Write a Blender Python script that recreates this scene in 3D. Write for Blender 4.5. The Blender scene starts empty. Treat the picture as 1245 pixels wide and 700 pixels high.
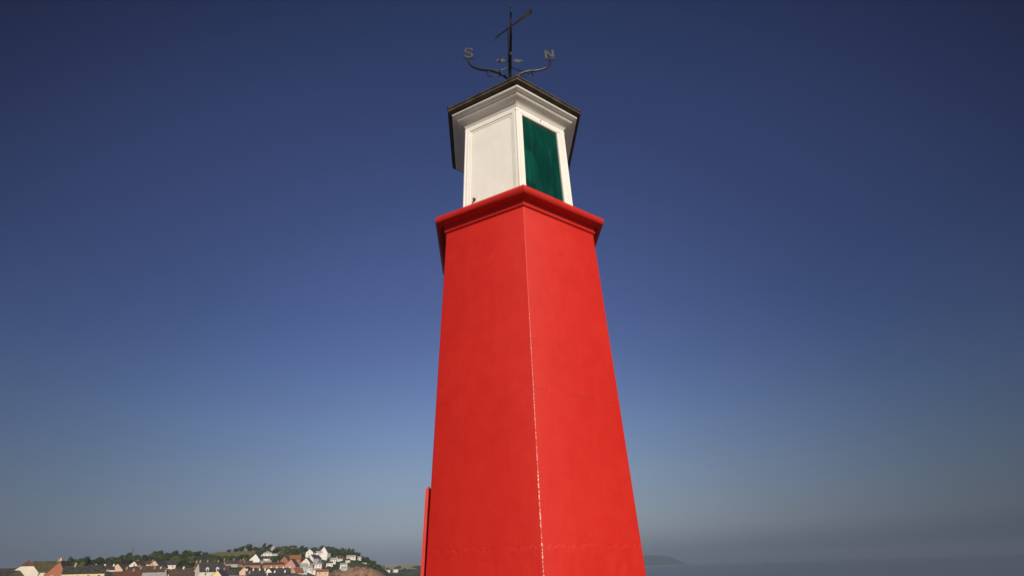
import bpy, bmesh, math, random
from math import sin, cos, radians, pi, hypot, atan2, sqrt, exp
from mathutils import Vector, Matrix, noise
random.seed(7)
scn = bpy.context.scene
COL = scn.collection

# ------------------------------------------------------------------ camera numbers (fitted to the photograph)
PW, PH = 1245.0, 700.0
FPX = 572.27
FW = Vector((-0.01536552, 0.8590964, 0.5115831)).normalized()
RT = Vector((0.99895865, 0.03517235, -0.02906061)).normalized()
UP = RT.cross(FW).normalized()
CAM = Vector((0.0, -4.2, 0.0))          # eye height is the zero level; the pier deck is at -1.6
PHI = 0.08302336                        # turn of the six-sided tower

def ray(x, y):
    return (FW*FPX + RT*(x-PW/2) - UP*(y-PH/2)).normalized()
def unp(x, y, d):
    r = ray(x, y); t = d/hypot(r.x, r.y)
    return CAM + r*t
def proj(p):
    v = Vector(p)-CAM; f = v.dot(FW)
    return PW/2+FPX*v.dot(RT)/f, PH/2-FPX*v.dot(UP)/f
def hor_y(x): return 691.0+(622.0-x)*0.0338
def azim(x):
    r = ray(x, hor_y(x)); return atan2(r.x, r.y)
def x_of_az(a):
    return proj(CAM+Vector((sin(a)*1000, cos(a)*1000, 0)))[0]

# ------------------------------------------------------------------ helpers
def tag(o, label=None, cat=None, group=None, kind=None):
    if label: o['label'] = label
    if cat: o['category'] = cat
    if group: o['group'] = group
    if kind: o['kind'] = kind
    return o
def empty(name, loc=(0,0,0), rz=0.0):
    o = bpy.data.objects.new(name, None); COL.objects.link(o)
    o.location = loc; o.rotation_euler = (0,0,rz); o.empty_display_size = .2
    return o
def mesh_obj(name, bm, mat, parent=None, sharp=35, recalc=True):
    if recalc: bmesh.ops.recalc_face_normals(bm, faces=bm.faces)
    me = bpy.data.meshes.new(name); bm.to_mesh(me); bm.free()
    for m in (mat if isinstance(mat, (list, tuple)) else [mat]): me.materials.append(m)
    if sharp:
        me.polygons.foreach_set('use_smooth', [True]*len(me.polygons))
        me.set_sharp_from_angle(angle=radians(sharp))
    o = bpy.data.objects.new(name, me); COL.objects.link(o)
    if parent: o.parent = parent
    return o
def add_box(bm, x0,x1,y0,y1,z0,z1, M=None):
    vs = [Vector((x,y,z)) for x in (x0,x1) for y in (y0,y1) for z in (z0,z1)]
    if M: vs = [M @ v for v in vs]
    v = [bm.verts.new(p) for p in vs]
    for f in ((0,1,3,2),(4,6,7,5),(0,4,5,1),(2,3,7,6),(0,2,6,4),(1,5,7,3)):
        bm.faces.new([v[i] for i in f])
def add_tube(bm, pts, rad, n=8, caps=True):
    pts = [Vector(p) for p in pts]
    rads = rad if isinstance(rad, (list,tuple)) else [rad]*len(pts)
    rings = []; nrm = None
    for i,p in enumerate(pts):
        t = (pts[min(i+1,len(pts)-1)]-pts[max(i-1,0)]).normalized()
        if nrm is None:
            a = Vector((0,0,1)) if abs(t.z)<.9 else Vector((1,0,0))
            nrm = t.cross(a).normalized()
        nrm = (nrm - t*nrm.dot(t)).normalized(); b = t.cross(nrm)
        rings.append([bm.verts.new(p+(nrm*cos(2*pi*k/n)+b*sin(2*pi*k/n))*rads[i]) for k in range(n)])
    for a,b in zip(rings, rings[1:]):
        for k in range(n): bm.faces.new((a[k],a[(k+1)%n],b[(k+1)%n],b[k]))
    if caps: bm.faces.new(rings[0][::-1]); bm.faces.new(rings[-1])
def spline(P, n=8):
    P = [Vector(p) for p in P]; out=[]
    for i in range(len(P)-1):
        a=P[max(i-1,0)]; b=P[i]; c=P[i+1]; d=P[min(i+2,len(P)-1)]
        for k in range(n):
            t=k/n
            out.append(.5*((2*b)+(c-a)*t+(2*a-5*b+4*c-d)*t*t+(3*b-a-3*c+d)*t**3))
    out.append(P[-1]); return out
def hexv(R, i, z, phi=PHI):
    a = -pi/2+phi+i*pi/3
    return Vector((R*cos(a), R*sin(a), z))
def hex_sweep(bm, prof, cap0=False, cap1=False):
    rings = [[bm.verts.new(hexv(R,i,z)) for i in range(6)] for R,z in prof]
    for a,b in zip(rings, rings[1:]):
        for k in range(6): bm.faces.new((a[k],a[(k+1)%6],b[(k+1)%6],b[k]))
    if cap0: bm.faces.new(rings[0])
    if cap1: bm.faces.new(rings[-1])
def lathe(bm, prof, n=24, c=(0,0)):
    rings=[[bm.verts.new((c[0]+r*cos(2*pi*k/n), c[1]+r*sin(2*pi*k/n), z)) for k in range(n)] for r,z in prof]
    for a,b in zip(rings, rings[1:]):
        for k in range(n): bm.faces.new((a[k],a[(k+1)%n],b[(k+1)%n],b[k]))
    bm.faces.new(rings[0]); bm.faces.new(rings[-1])

# ------------------------------------------------------------------ materials
def newmat(name):
    m = bpy.data.materials.new(name); m.use_nodes = True
    nt = m.node_tree; b = nt.nodes['Principled BSDF']
    return m, nt, b
def N(nt, t, **kw):
    n = nt.nodes.new(t)
    for k,v in kw.items(): setattr(n,k,v)
    return n
def mathn(nt, op, a=None, b=None, c=None, clamp=False):
    n = N(nt,'ShaderNodeMath',operation=op,use_clamp=clamp)
    for i,v in enumerate((a,b,c)):
        if v is None: continue
        if isinstance(v,(int,float)): n.inputs[i].default_value=v
        else: nt.links.new(v,n.inputs[i])
    return n.outputs[0]
def noise_n(nt, vec, scale, detail=4, rough=.55):
    n = N(nt,'ShaderNodeTexNoise'); n.inputs['Scale'].default_value=scale
    n.inputs['Detail'].default_value=detail; n.inputs['Roughness'].default_value=rough
    if vec: nt.links.new(vec,n.inputs['Vector'])
    return n
def ramp(nt, fac, stops):
    r = N(nt,'ShaderNodeValToRGB'); nt.links.new(fac,r.inputs[0])
    e = r.color_ramp.elements
    e[0].position,e[0].color = stops[0][0],(*stops[0][1],1)
    e[1].position,e[1].color = stops[-1][0],(*stops[-1][1],1)
    for p,c in stops[1:-1]:
        x=e.new(p); x.color=(*c,1)
    return r.outputs[0]
def mixc(nt, fac, a, b):
    m = N(nt,'ShaderNodeMix',data_type='RGBA')
    if isinstance(fac,(int,float)): m.inputs[0].default_value=fac
    else: nt.links.new(fac,m.inputs[0])
    for i,v in ((6,a),(7,b)):
        if isinstance(v,tuple): m.inputs[i].default_value=(*v,1)
        else: nt.links.new(v,m.inputs[i])
    return m.outputs[2]
def bump(nt, b, h, strength, dist, prev=None):
    n = N(nt,'ShaderNodeBump'); n.inputs['Strength'].default_value=strength; n.inputs['Distance'].default_value=dist
    nt.links.new(h,n.inputs['Height'])
    if prev: nt.links.new(prev,n.inputs['Normal'])
    nt.links.new(n.outputs[0], b.inputs['Normal']); return n.outputs[0]
def mottled(name, c1, c2, scale, rough=.8, bscale=None, bdist=.02, spec=.3, detail=5, tint=True):
    m,nt,b = newmat(name)
    tc = N(nt,'ShaderNodeTexCoord')
    n = noise_n(nt, tc.outputs['Object'], scale, detail)
    c = ramp(nt, n.outputs[0], [(.32,c1),(.68,c2)])
    nt.links.new(c, b.inputs['Base Color'])
    b.inputs['Roughness'].default_value = rough
    b.inputs['Specular IOR Level'].default_value = spec
    n2 = noise_n(nt, tc.outputs['Object'], bscale or scale*4, 4)
    bump(nt, b, n2.outputs[0], .5, bdist)
    return m

# red shaft paint: thick gloss on rendered masonry, two lift seams, chipped front arris
def red_paint(name, shaft=False):
    m,nt,b = newmat(name)
    tc = N(nt,'ShaderNodeTexCoord'); P = tc.outputs['Object']
    n1 = noise_n(nt,P,1.3,5,.6); n2 = noise_n(nt,P,7,5,.6)
    mx = mathn(nt,'ADD',mathn(nt,'MULTIPLY',n1.outputs[0],.65),mathn(nt,'MULTIPLY',n2.outputs[0],.35))
    base = ramp(nt,mx,[(.34,(.54,.0150,.0075)),(.52,(.575,.0175,.0090)),(.68,(.60,.0225,.0115))])
    # faint vertical weather streaks
    mp = N(nt,'ShaderNodeMapping'); nt.links.new(P,mp.inputs[0]); mp.inputs['Scale'].default_value=(9,9,.5)
    st = noise_n(nt,mp.outputs[0],1.6,4,.6)
    sf = mathn(nt,'MULTIPLY',mathn(nt,'SUBTRACT',st.outputs[0],.52,clamp=True),.9)
    col = mixc(nt,sf,base,(.60,.035,.022))
    rgh = mathn(nt,'MULTIPLY_ADD',n2.outputs[0],.2,.45)
    h = mathn(nt,'MULTIPLY',n2.outputs[0],.25)
    n3 = noise_n(nt,P,2.6,3,.5)
    h = mathn(nt,'ADD',h,mathn(nt,'MULTIPLY',n3.outputs[0],.55))
    n4 = noise_n(nt,P,60,3,.6)
    h = mathn(nt,'ADD',h,mathn(nt,'MULTIPLY',n4.outputs[0],.06))
    if shaft:
        sx = N(nt,'ShaderNodeSeparateXYZ'); nt.links.new(P,sx.inputs[0]); z = sx.outputs[2]
        wob = noise_n(nt,P,9,5,.65)
        wb = mathn(nt,'MULTIPLY',mathn(nt,'SUBTRACT',wob.outputs[0],.5),.06)
        rag = noise_n(nt,P,38,4,.7)
        wr = mathn(nt,'MULTIPLY',mathn(nt,'SUBTRACT',rag.outputs[0],.5),.02)
        for z0,amp in ((1.135,.30),(.115,.75),(-.95,.6)):
            zz = mathn(nt,'ADD',mathn(nt,'ADD',mathn(nt,'SUBTRACT',z,z0),wb),wr)
            # a step: the lower lift stands slightly proud, a little ridge of filler along it
            mr = N(nt,'ShaderNodeMapRange',interpolation_type='SMOOTHSTEP'); nt.links.new(zz,mr.inputs[0])
            mr.inputs[1].default_value=-.012; mr.inputs[2].default_value=.012; mr.inputs[3].default_value=amp; mr.inputs[4].default_value=0
            fade = noise_n(nt,P,3.3,3,.5)
            stp = mathn(nt,'MULTIPLY',mr.outputs[0],mathn(nt,'MULTIPLY_ADD',fade.outputs[0],1.6,-.3,clamp=True))
            h = mathn(nt,'ADD',h,stp)
            rd = mathn(nt,'SUBTRACT',1.0,mathn(nt,'MULTIPLY',mathn(nt,'ABSOLUTE',zz),60),clamp=True)
            rd = mathn(nt,'MULTIPLY',rd,mathn(nt,'MULTIPLY_ADD',wob.outputs[0],4,-1.9,clamp=True))
            col = mixc(nt,mathn(nt,'MULTIPLY',rd,.5 if z0>1 else .35),col,(.20,.008,.006))
            h = mathn(nt,'SUBTRACT',h,mathn(nt,'MULTIPLY',rd,amp*.8))
        # dents just under the lower seam
        vo = N(nt,'ShaderNodeTexVoronoi'); nt.links.new(P,vo.inputs[0]); vo.inputs['Scale'].default_value=5
        dn = mathn(nt,'SUBTRACT',1,mathn(nt,'MULTIPLY',vo.outputs['Distance'],3.2),clamp=True)
        lowz = mathn(nt,'MULTIPLY',mathn(nt,'SUBTRACT',.12,z,clamp=True),8,clamp=True)
        h = mathn(nt,'SUBTRACT',h,mathn(nt,'MULTIPLY',mathn(nt,'MULTIPLY',dn,lowz),.9))
        # chipped arris
        d = N(nt,'ShaderNodeVectorMath',operation='DOT_PRODUCT'); nt.links.new(P,d.inputs[0])
        k = hexv(1,0,0); d.inputs[1].default_value=(k.x,k.y,.0076281)   # follows the taper
        drop = mathn(nt,'SUBTRACT',.8724,d.outputs['Value'])
        ch = noise_n(nt,P,85,5,.75); ch2 = noise_n(nt,P,6.5,4,.6)
        zf = mathn(nt,'MULTIPLY_ADD',z,-.0004,.0026)
        wd = mathn(nt,'MULTIPLY',mathn(nt,'MULTIPLY_ADD',ch.outputs[0],4.5,-1.55,clamp=True),zf)
        wd = mathn(nt,'MULTIPLY',wd,mathn(nt,'MULTIPLY_ADD',ch2.outputs[0],1.0,.55))
        up = mathn(nt,'LESS_THAN',z,1.75)
        chip = mathn(nt,'MULTIPLY',mathn(nt,'LESS_THAN',drop,wd),up)
        # a few little flake marks on the faces
        fl = noise_n(nt,P,5.2,6,.78)
        flk = mathn(nt,'GREATER_THAN',fl.outputs[0],.775)
        chip = mathn(nt,'MAXIMUM',chip,flk)
        col = mixc(nt,chip,col,(.80,.56,.44))
        h = mathn(nt,'SUBTRACT',h,mathn(nt,'MULTIPLY',chip,.25))
    mb = N(nt,'ShaderNodeMapping'); nt.links.new(P,mb.inputs[0]); mb.inputs['Scale'].default_value=(60,60,3)
    br = noise_n(nt,mb.outputs[0],1.0,3,.6); h = mathn(nt,'ADD',h,mathn(nt,'MULTIPLY',br.outputs[0],.10))
    nt.links.new(col,b.inputs['Base Color']); nt.links.new(rgh,b.inputs['Roughness'])
    b.inputs['Specular IOR Level'].default_value=.40
    bump(nt,b,h,.7,.010)
    return m
M_RED = red_paint('red_tower_paint', True)
M_RED2 = red_paint('red_cornice_paint', False)

def white_paint():
    m,nt,b = newmat('cream_white_paint')
    tc = N(nt,'ShaderNodeTexCoord'); P = tc.outputs['Object']
    n1 = noise_n(nt,P,3,6,.6)
    c = ramp(nt,n1.outputs[0],[(.3,(.79,.755,.67)),(.7,(.85,.82,.745))])
    mp = N(nt,'ShaderNodeMapping'); nt.links.new(P,mp.inputs[0]); mp.inputs['Scale'].default_value=(14,14,.9)
    st = noise_n(nt,mp.outputs[0],1.5,5,.65)
    c = mixc(nt,mathn(nt,'MULTIPLY',mathn(nt,'SUBTRACT',st.outputs[0],.55,clamp=True),1.6),c,(.60,.52,.40))
    sp = noise_n(nt,P,30,5,.8)
    c = mixc(nt,mathn(nt,'MULTIPLY',mathn(nt,'GREATER_THAN',sp.outputs[0],.74),.75),c,(.25,.15,.07))
    nt.links.new(c,b.inputs['Base Color']); b.inputs['Roughness'].default_value=.5
    n2 = noise_n(nt,P,18,4,.6); bump(nt,b,n2.outputs[0],.35,.006)
    return m
M_WHITE = white_paint()
M_SLATE_EAVE = mottled('lead_and_slate', (.05,.036,.022),(.11,.085,.055), 9, .55, 40, .006)
M_RUST = mottled('rust', (.06,.03,.012),(.16,.08,.03), 30, .85)
M_IRON = mottled('black_iron', (.008,.008,.008),(.02,.018,.015), 20, .38, 80, .002, spec=.5)
M_BRONZE = mottled('weathered_bronze', (.024,.019,.011),(.062,.05,.025), 30, .5, 60, .002, spec=.5)
M_DARK = mottled('dark_interior', (.02,.022,.02),(.04,.045,.04), 5, .9)

def glass_green():
    m,nt,b = newmat('green_signal_glass')
    nt.nodes.remove(b); out = nt.nodes['Material Output']
    tr = N(nt,'ShaderNodeBsdfTransparent'); tr.inputs[0].default_value=(.10,.52,.38,1)
    df = N(nt,'ShaderNodeBsdfDiffuse'); df.inputs[0].default_value=(.006,.105,.075,1)
    gl = N(nt,'ShaderNodeBsdfGlossy'); gl.inputs['Roughness'].default_value=.03
    tc = N(nt,'ShaderNodeTexCoord'); wv = noise_n(nt,tc.outputs['Object'],5,2,.5)
    mg = N(nt,'ShaderNodeMapping'); nt.links.new(tc.outputs['Object'],mg.inputs[0]); mg.inputs['Scale'].default_value=(14,14,2.2); mg.inputs['Rotation'].default_value=(.25,0,0)
    gn = noise_n(nt,mg.outputs[0],1.3,5,.65)
    nt.links.new(ramp(nt,gn.outputs[0],[(.34,(.004,.075,.055)),(.55,(.006,.105,.078)),(.72,(.018,.19,.145))]),df.inputs[0])
    bp = N(nt,'ShaderNodeBump'); bp.inputs['Strength'].default_value=.25; bp.inputs['Distance'].default_value=.01
    nt.links.new(wv.outputs[0],bp.inputs['Height']); nt.links.new(bp.outputs[0],gl.inputs['Normal'])
    m1 = N(nt,'ShaderNodeMixShader'); m1.inputs[0].default_value=.34
    nt.links.new(tr.outputs[0],m1.inputs[1]); nt.links.new(df.outputs[0],m1.inputs[2])
    fr = N(nt,'ShaderNodeFresnel'); fr.inputs[0].default_value=1.45
    m2 = N(nt,'ShaderNodeMixShader'); nt.links.new(fr.outputs[0],m2.inputs[0])
    nt.links.new(m1.outputs[0],m2.inputs[1]); nt.links.new(gl.outputs[0],m2.inputs[2])
    nt.links.new(m2.outputs[0],out.inputs[0]); return m
M_GREEN = glass_green()
def lens_mat():
    m,nt,b = newmat('lens_glass')
    b.inputs['Base Color'].default_value=(.66,.74,.70,1); b.inputs['Roughness'].default_value=.15
    return m
M_LENS = lens_mat()

# ------------------------------------------------------------------ lighthouse
TW = empty('lighthouse', (0,0,-1.6))
tag(TW, 'tall six-sided harbour lighthouse with plain red shaft and cream white lantern', 'lighthouse')
OFF = Vector((0,0,1.6))
def T_obj(name, bm, mat, parent=TW, **k):
    """vertices given with eye level as zero"""
    o = mesh_obj(name, bm, mat, parent, **k)
    o.location = (0,0,1.6) if parent is TW else (0,0,0)
    return o
R0, K, Z1 = .87243, .0076281, 2.874
# shaft with softly rounded arrises
bm = bmesh.new()
def shaft_ring(z, steps=3, ch=.006):
    R = R0-K*z; ring=[]
    for i in range(6):
        A = hexv(R,i-1,z); B = hexv(R,i,z); Cc = hexv(R,i+1,z)
        p = B+(A-B).normalized()*ch; q = B+(Cc-B).normalized()*ch
        for s in range(steps):
            t = s/(steps-1); ring.append((p*(1-t)**2 + B*2*t*(1-t) + q*t*t))
    return [bm.verts.new(v) for v in ring]
zs = [-1.6+i*(Z1+1.6)/24 for i in range(25)]
rs = [shaft_ring(z) for z in zs]
for a,b_ in zip(rs, rs[1:]):
    n=len(a)
    for k in range(n): bm.faces.new((a[k],a[(k+1)%n],b_[(k+1)%n],b_[k]))
bm.faces.new(rs[0]); bm.faces.new(rs[-1])
shaft = T_obj('shaft', bm, M_RED)
bm = bmesh.new(); hex_sweep(bm,[(.93,-1.62),(.95,-1.60),(.95,-1.42),(.935,-1.39),(.88,-1.37)],True,True); T_obj('plinth', bm, M_RED2)
# red cornice
bm = bmesh.new()
prof = [(.845,2.869),(.862,2.870),(.871,2.876),(.8745,2.885),(.871,2.894),(.860,2.899),(.858,2.905),(.859,2.915),(.863,2.927),(.871,2.938),(.884,2.947),(.900,2.953),
        (.9005,2.944),(.915,2.9415),(.935,2.9455),(.953,2.9535),(.968,2.966),(.978,2.982),(.9822,3.000),(.9775,3.016),(.964,3.030),(.945,3.037),(.60,3.052)]
hex_sweep(bm, prof, True, True)
T_obj('red_cornice', bm, M_RED2)
# lantern: corner posts, panels, window
SIDE = .6743
lant = empty('lantern'); lant.parent = TW; lant.location=(0,0,1.6)
def L_obj(name,bm,mat,parent=lant,**k): return mesh_obj(name,bm,mat,parent,**k)
bm = bmesh.new()
hex_sweep(bm,[(.60,3.02),(.6743,3.03),(.6743,3.15),(.662,3.16),(.60,3.16)],True,True); L_obj('sill_band', bm, M_WHITE)
def face_frame(i):
    A=hexv(SIDE,i,0); B=hexv(SIDE,i+1,0); t=(B-A).normalized(); n=Vector((t.y,-t.x,0))
    if n.dot(A)<0: n=-n
    M = Matrix(((t.x,n.x,0,A.x),(t.y,n.y,0,A.y),(0,0,1,0),(0,0,0,1)))
    return M      # local: x along the face, y outward, z up
for i in range(6):
    bm = bmesh.new()
    c = hexv(SIDE-.012,i,0)
    add_tube(bm,[(c.x,c.y,3.03),(c.x,c.y,4.46)],.0155,10)
    Mr = face_frame(i); Ml = face_frame(i-1)
    add_box(bm,.004,.062,-.035,-.003,3.03,4.47,Mr)
    add_box(bm,.020,.046,-.030,.002,3.03,4.455,Mr)
    add_box(bm,SIDE-.062,SIDE-.004,-.035,-.003,3.03,4.47,Ml)
    add_box(bm,SIDE-.046,SIDE-.020,-.030,.002,3.03,4.455,Ml)
    # small turned cap where the post meets the frieze
    add_tube(bm,[(c.x,c.y,4.425),(c.x,c.y,4.432),(c.x,c.y,4.448),(c.x,c.y,4.455)],[.018,.022,.022,.018],10)
    L_obj('corner_post', bm, M_WHITE)
def rounded_open(bm, M, x0,x1,z0,z1, w, y0, y1, r=.05):
    """thin raised moulding round an opening with rounded top corners"""
    def loop(o):
        X0,X1,Z0,Z1_=x0-o,x1+o,z0-o,z1+o; rr=r+o; pts=[(X0,Z0)]
        for k in range(5): a=pi-k*pi/8; pts.append((X0+rr+rr*cos(a), Z1_-rr+rr*sin(a)))
        for k in range(5): a=pi/2-k*pi/8; pts.append((X1-rr+rr*cos(a), Z1_-rr+rr*sin(a)))
        pts.append((X1,Z0)); return pts
    a,b=loop(0),loop(w); V=[]
    for pts,y in ((a,y0),(a,y1),(b,y1),(b,y0)): V.append([bm.verts.new(M@Vector((p[0],y,p[1]))) for p in pts])
    n=len(a)
    for j in range(4):
        A,B=V[j],V[(j+1)%4]
        for k in range(n): bm.faces.new((A[k],A[(k+1)%n],B[(k+1)%n],B[k]))
def spandrels(bm,M,x0,x1,z1,r,y0,y1):
    for sx,xc in ((-1,x0),(1,x1)):
        pts=[(xc,z1)]+[(xc-sx*r+sx*r*cos(k*pi/8+0), z1-r+r*sin(k*pi/8)) for k in range(5)]
        f=[bm.verts.new(M@Vector((p[0],y1,p[1]))) for p in pts]; g=[bm.verts.new(M@Vector((p[0],y0,p[1]))) for p in pts]
        bm.faces.new(f); bm.faces.new(g)
        for k in range(len(pts)): bm.faces.new((f[k],f[(k+1)%len(pts)],g[(k+1)%len(pts)],g[k]))
for i in range(6):
    M = face_frame(i)
    if i == 0:
        w = empty('window'); w.parent = lant
        bm = bmesh.new(); bm.faces.new([bm.verts.new(M@Vector(p)) for p in ((.066,-.020,3.10),(.575,-.020,3.10),(.575,-.020,4.40),(.066,-.020,4.40))]); mesh_obj('green_pane',bm,M_GREEN,w,sharp=None,recalc=False)
        bm = bmesh.new(); rounded_open(bm,M,.072,.567,3.12,4.392,.016,-.030,-.001,.012)
        add_box(bm,.585,.615,-.030,-.006,3.03,4.47,M)
        mesh_obj('frame',bm,M_WHITE,w)
    else:
        bm = bmesh.new(); add_box(bm,.050,SIDE-.050,-.034,-.0135,3.03,4.44,M)
        o=L_obj('panel', bm, M_WHITE)
        bm = bmesh.new(); rounded_open(bm,M,.078,SIDE-.078,3.16,4.385,.010,-.024,-.0085,.045)
        mesh_obj('panel_moulding',bm,M_WHITE,o)
        bm = bmesh.new(); add_box(bm,.062,SIDE-.062,-.022,-.0105,4.398,4.47,M); mesh_obj('top_rail',bm,M_WHITE,o)
        if i==5:
            bm=bmesh.new(); add_tube(bm,[M@Vector((.135,-.022,3.335)),M@Vector((.135,.02,3.335))],.012,8)
            add_tube(bm,[M@Vector((.120,-.006,3.342)),M@Vector((.150,.002,3.34))],.009,6)
            mesh_obj('rusty_bolt',bm,M_RUST,o)
bm=bmesh.new(); hex_sweep(bm,[(.64,4.415),(.672,4.415),(.6735,4.42),(.6735,4.497),(.64,4.50)],True,True); L_obj('frieze',bm,M_WHITE)
bm=bmesh.new(); M=face_frame(0); add_box(bm,.33,.338,-.002,.006,4.442,4.462,M); mesh_obj('rusty_hook',bm,M_RUST,lant)
bm=bmesh.new()
prof=[(.64,4.488),(.678,4.488),(.684,4.494),(.690,4.503),(.700,4.513),(.716,4.525),(.738,4.538),(.762,4.548),(.782,4.554),(.783,4.560),(.790,4.561),(.795,4.567),(.797,4.574),(.805,4.577),(.817,4.579),(.829,4.583),(.831,4.589),(.842,4.590),(.852,4.595),(.8585,4.604),(.859,4.613),(.853,4.621),(.845,4.625),(.70,4.628)]
hex_sweep(bm,prof,True,True); L_obj('white_cornice',bm,M_WHITE)
# lamp inside
lp = empty('lamp'); lp.parent=lant
bm=bmesh.new(); prof=[]
for k in range(15):
    z=3.80+k*.036; r=.235+.03*sin(pi*k/14); prof += [(r,z),(r+.034,z+.016),(r,z+.032)]
lathe(bm,prof,32); mesh_obj('ribbed_lens',bm,M_LENS,lp,sharp=20)
bm=bmesh.new(); lathe(bm,[(.25,3.07),(.25,3.12),(.14,3.14),(.14,3.70),(.26,3.74),(.26,3.795)],24); mesh_obj('lens_base',bm,M_DARK,lp)
bm=bmesh.new(); lathe(bm,[(.27,4.342),(.27,4.36),(.12,4.40),(.03,4.44)],24); mesh_obj('lens_cap',bm,M_DARK,lp)
bm=bmesh.new(); hex_sweep(bm,[(.60,3.055),(.60,3.07)],True,True); L_obj('lantern_floor',bm,M_DARK)
# roof
bm=bmesh.new()
hex_sweep(bm,[(.83,4.630),(.895,4.632),(.9105,4.640),(.9115,4.672),(.902,4.680)],True,True)
M_eave = L_obj('eave_board',bm,M_SLATE_EAVE)
roof = empty('roof'); roof.parent=lant
bm=bmesh.new()
rows=9
for r in range(rows):
    a=r/rows; b=(r+1)/rows
    Ra=.915*(1-a)+.03*a; Rb=.915*(1-b)+.03*b; za=4.690+a*.78; zb=4.690+b*.78
    hex_sweep(bm,[(Ra+.004,za-.010),(Ra+.006,za+.006),(Rb,zb+.006)],False,False)
mesh_obj('slates',bm,M_SLATE_EAVE,roof)
for i in range(6):
    bm=bmesh.new(); add_tube(bm,[hexv(.915,i,4.70),hexv(.03,i,5.485)],.016,8); mesh_obj('hip_roll',bm,M_SLATE_EAVE,roof)
bm=bmesh.new(); lathe(bm,[(.10,5.42),(.085,5.50),(.04,5.53),(.03,5.60)],16); mesh_obj('finial',bm,M_SLATE_EAVE,roof)
# projecting door on the hidden left-rear face, its edge shows past the shaft
dr = empty('door'); dr.parent=TW; dr.location=(0,0,1.6)
Rz=R0; A=hexv(Rz,-2,0); B=hexv(Rz,-1,0); t=(B-A).normalized(); n=Vector((t.y,-t.x,0)); n = n if n.dot(A)>0 else -n
MD=Matrix(((t.x,n.x,0,A.x),(t.y,n.y,0,A.y),(0,0,1,0),(0,0,0,1)))
bm=bmesh.new(); add_box(bm,.12,Rz-.03,-.02,.004,-1.5,.36,MD); mesh_obj('gap_shade',bm,M_DARK,dr)  # dark colour stands in for the shadow gap behind the door leaf
bm=bmesh.new()
vs=[]
for (x0,x1,y) in ((.08,Rz-.004,.012),(.08,Rz-.004,.034)):
    zt=.545 if y<.02 else .52
    vs.append([bm.verts.new(MD@Vector(p)) for p in ((x0,y,-1.55),(x1,y,-1.55),(x1,y,zt),(x0,y,zt))])
a,b_=vs; bm.faces.new(a); bm.faces.new(b_)
for k in range(4): bm.faces.new((a[k],a[(k+1)%4],b_[(k+1)%4],b_[k]))
bmesh.ops.bevel(bm,geom=bm.edges[:],offset=.004,segments=2,affect='EDGES')
dl=mesh_obj('door_leaf',bm,M_RED2,dr)
bm=bmesh.new(); add_tube(bm,[MD@Vector((.18,.036,-.55)),MD@Vector((.18,.068,-.55)),MD@Vector((.18,.068,-.42)),MD@Vector((.18,.036,-.42))],.009,8); mesh_obj('handle',bm,M_IRON,dl)

# ------------------------------------------------------------------ weather vane
AZ=radians(4)
VN = empty('weather_vane',(0,0,4.02+1.6-1.6+1.55)); tag(VN,'black wrought iron weather vane with feathered arrow on top of the lighthouse roof','weather vane')
VZ = VN.location.z
def V_obj(name,bm,mat,parent=VN,**k):
    o=mesh_obj(name,bm,mat,parent,**k)
    if parent is VN: o.location=(0,0,-VZ)
    return o
bm=bmesh.new(); add_tube(bm,[(0,0,5.57),(0,0,6.45),(0,0,6.46),(0,0,7.12),(0,0,7.165)],[.024,.022,.017,.014,.011],10)
for z in (5.90,6.24,6.46): add_tube(bm,[(0,0,z-.018),(0,0,z-.008),(0,0,z+.008),(0,0,z+.018)],[.016,.028,.028,.016],10)
V_obj('pole',bm,M_IRON)
def plane_pt(k,r,z,w=0):
    a=AZ+k*pi/2; return Vector((cos(a)*r-sin(a)*w, sin(a)*r+cos(a)*w, z))
def stroke(bm,k,pts,w=.031,th=.007,flip=1,r0=.595):
    pts=[Vector((p[0]*flip,0,p[1])) for p in pts]
    segs=[]
    for i,p in enumerate(pts):
        t=(pts[min(i+1,len(pts)-1)]-pts[max(i-1,0)]).normalized(); nn=Vector((-t.z,0,t.x))*w/2
        for s in (nn,-nn):
            for y in (-th/2,th/2): segs.append(bm.verts.new(plane_pt(k,r0+(p+s).x,(p+s).z,y)))
    for i in range(len(pts)-1):
        a=segs[4*i:4*i+4]; b=segs[4*i+4:4*i+8]
        for q in ((0,1),(1,3),(3,2),(2,0)): bm.faces.new((a[q[0]],a[q[1]],b[q[1]],b[q[0]]))
    for e in (segs[:4],segs[-4:]): bm.faces.new((e[0],e[1],e[3],e[2]))
LET={'N':[[(-.052,6.42),(-.052,6.62)],[(-.052,6.61),(.052,6.43)],[(.052,6.42),(.052,6.62)]],
 'S':[[(.058,6.585),(.035,6.615),(0,6.625),(-.035,6.612),(-.054,6.58),(-.045,6.545),(0,6.52),(.042,6.497),(.055,6.462),(.036,6.428),(0,6.415),(-.038,6.427),(-.058,6.455)]],
 'E':[[(-.045,6.42),(-.045,6.62)],[(-.045,6.607),(.05,6.607)],[(-.045,6.52),(.035,6.52)],[(-.045,6.433),(.05,6.433)]],
 'W':[[(-.065,6.62),(-.035,6.425),(0,6.56),(.035,6.425),(.065,6.62)]]}
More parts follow.
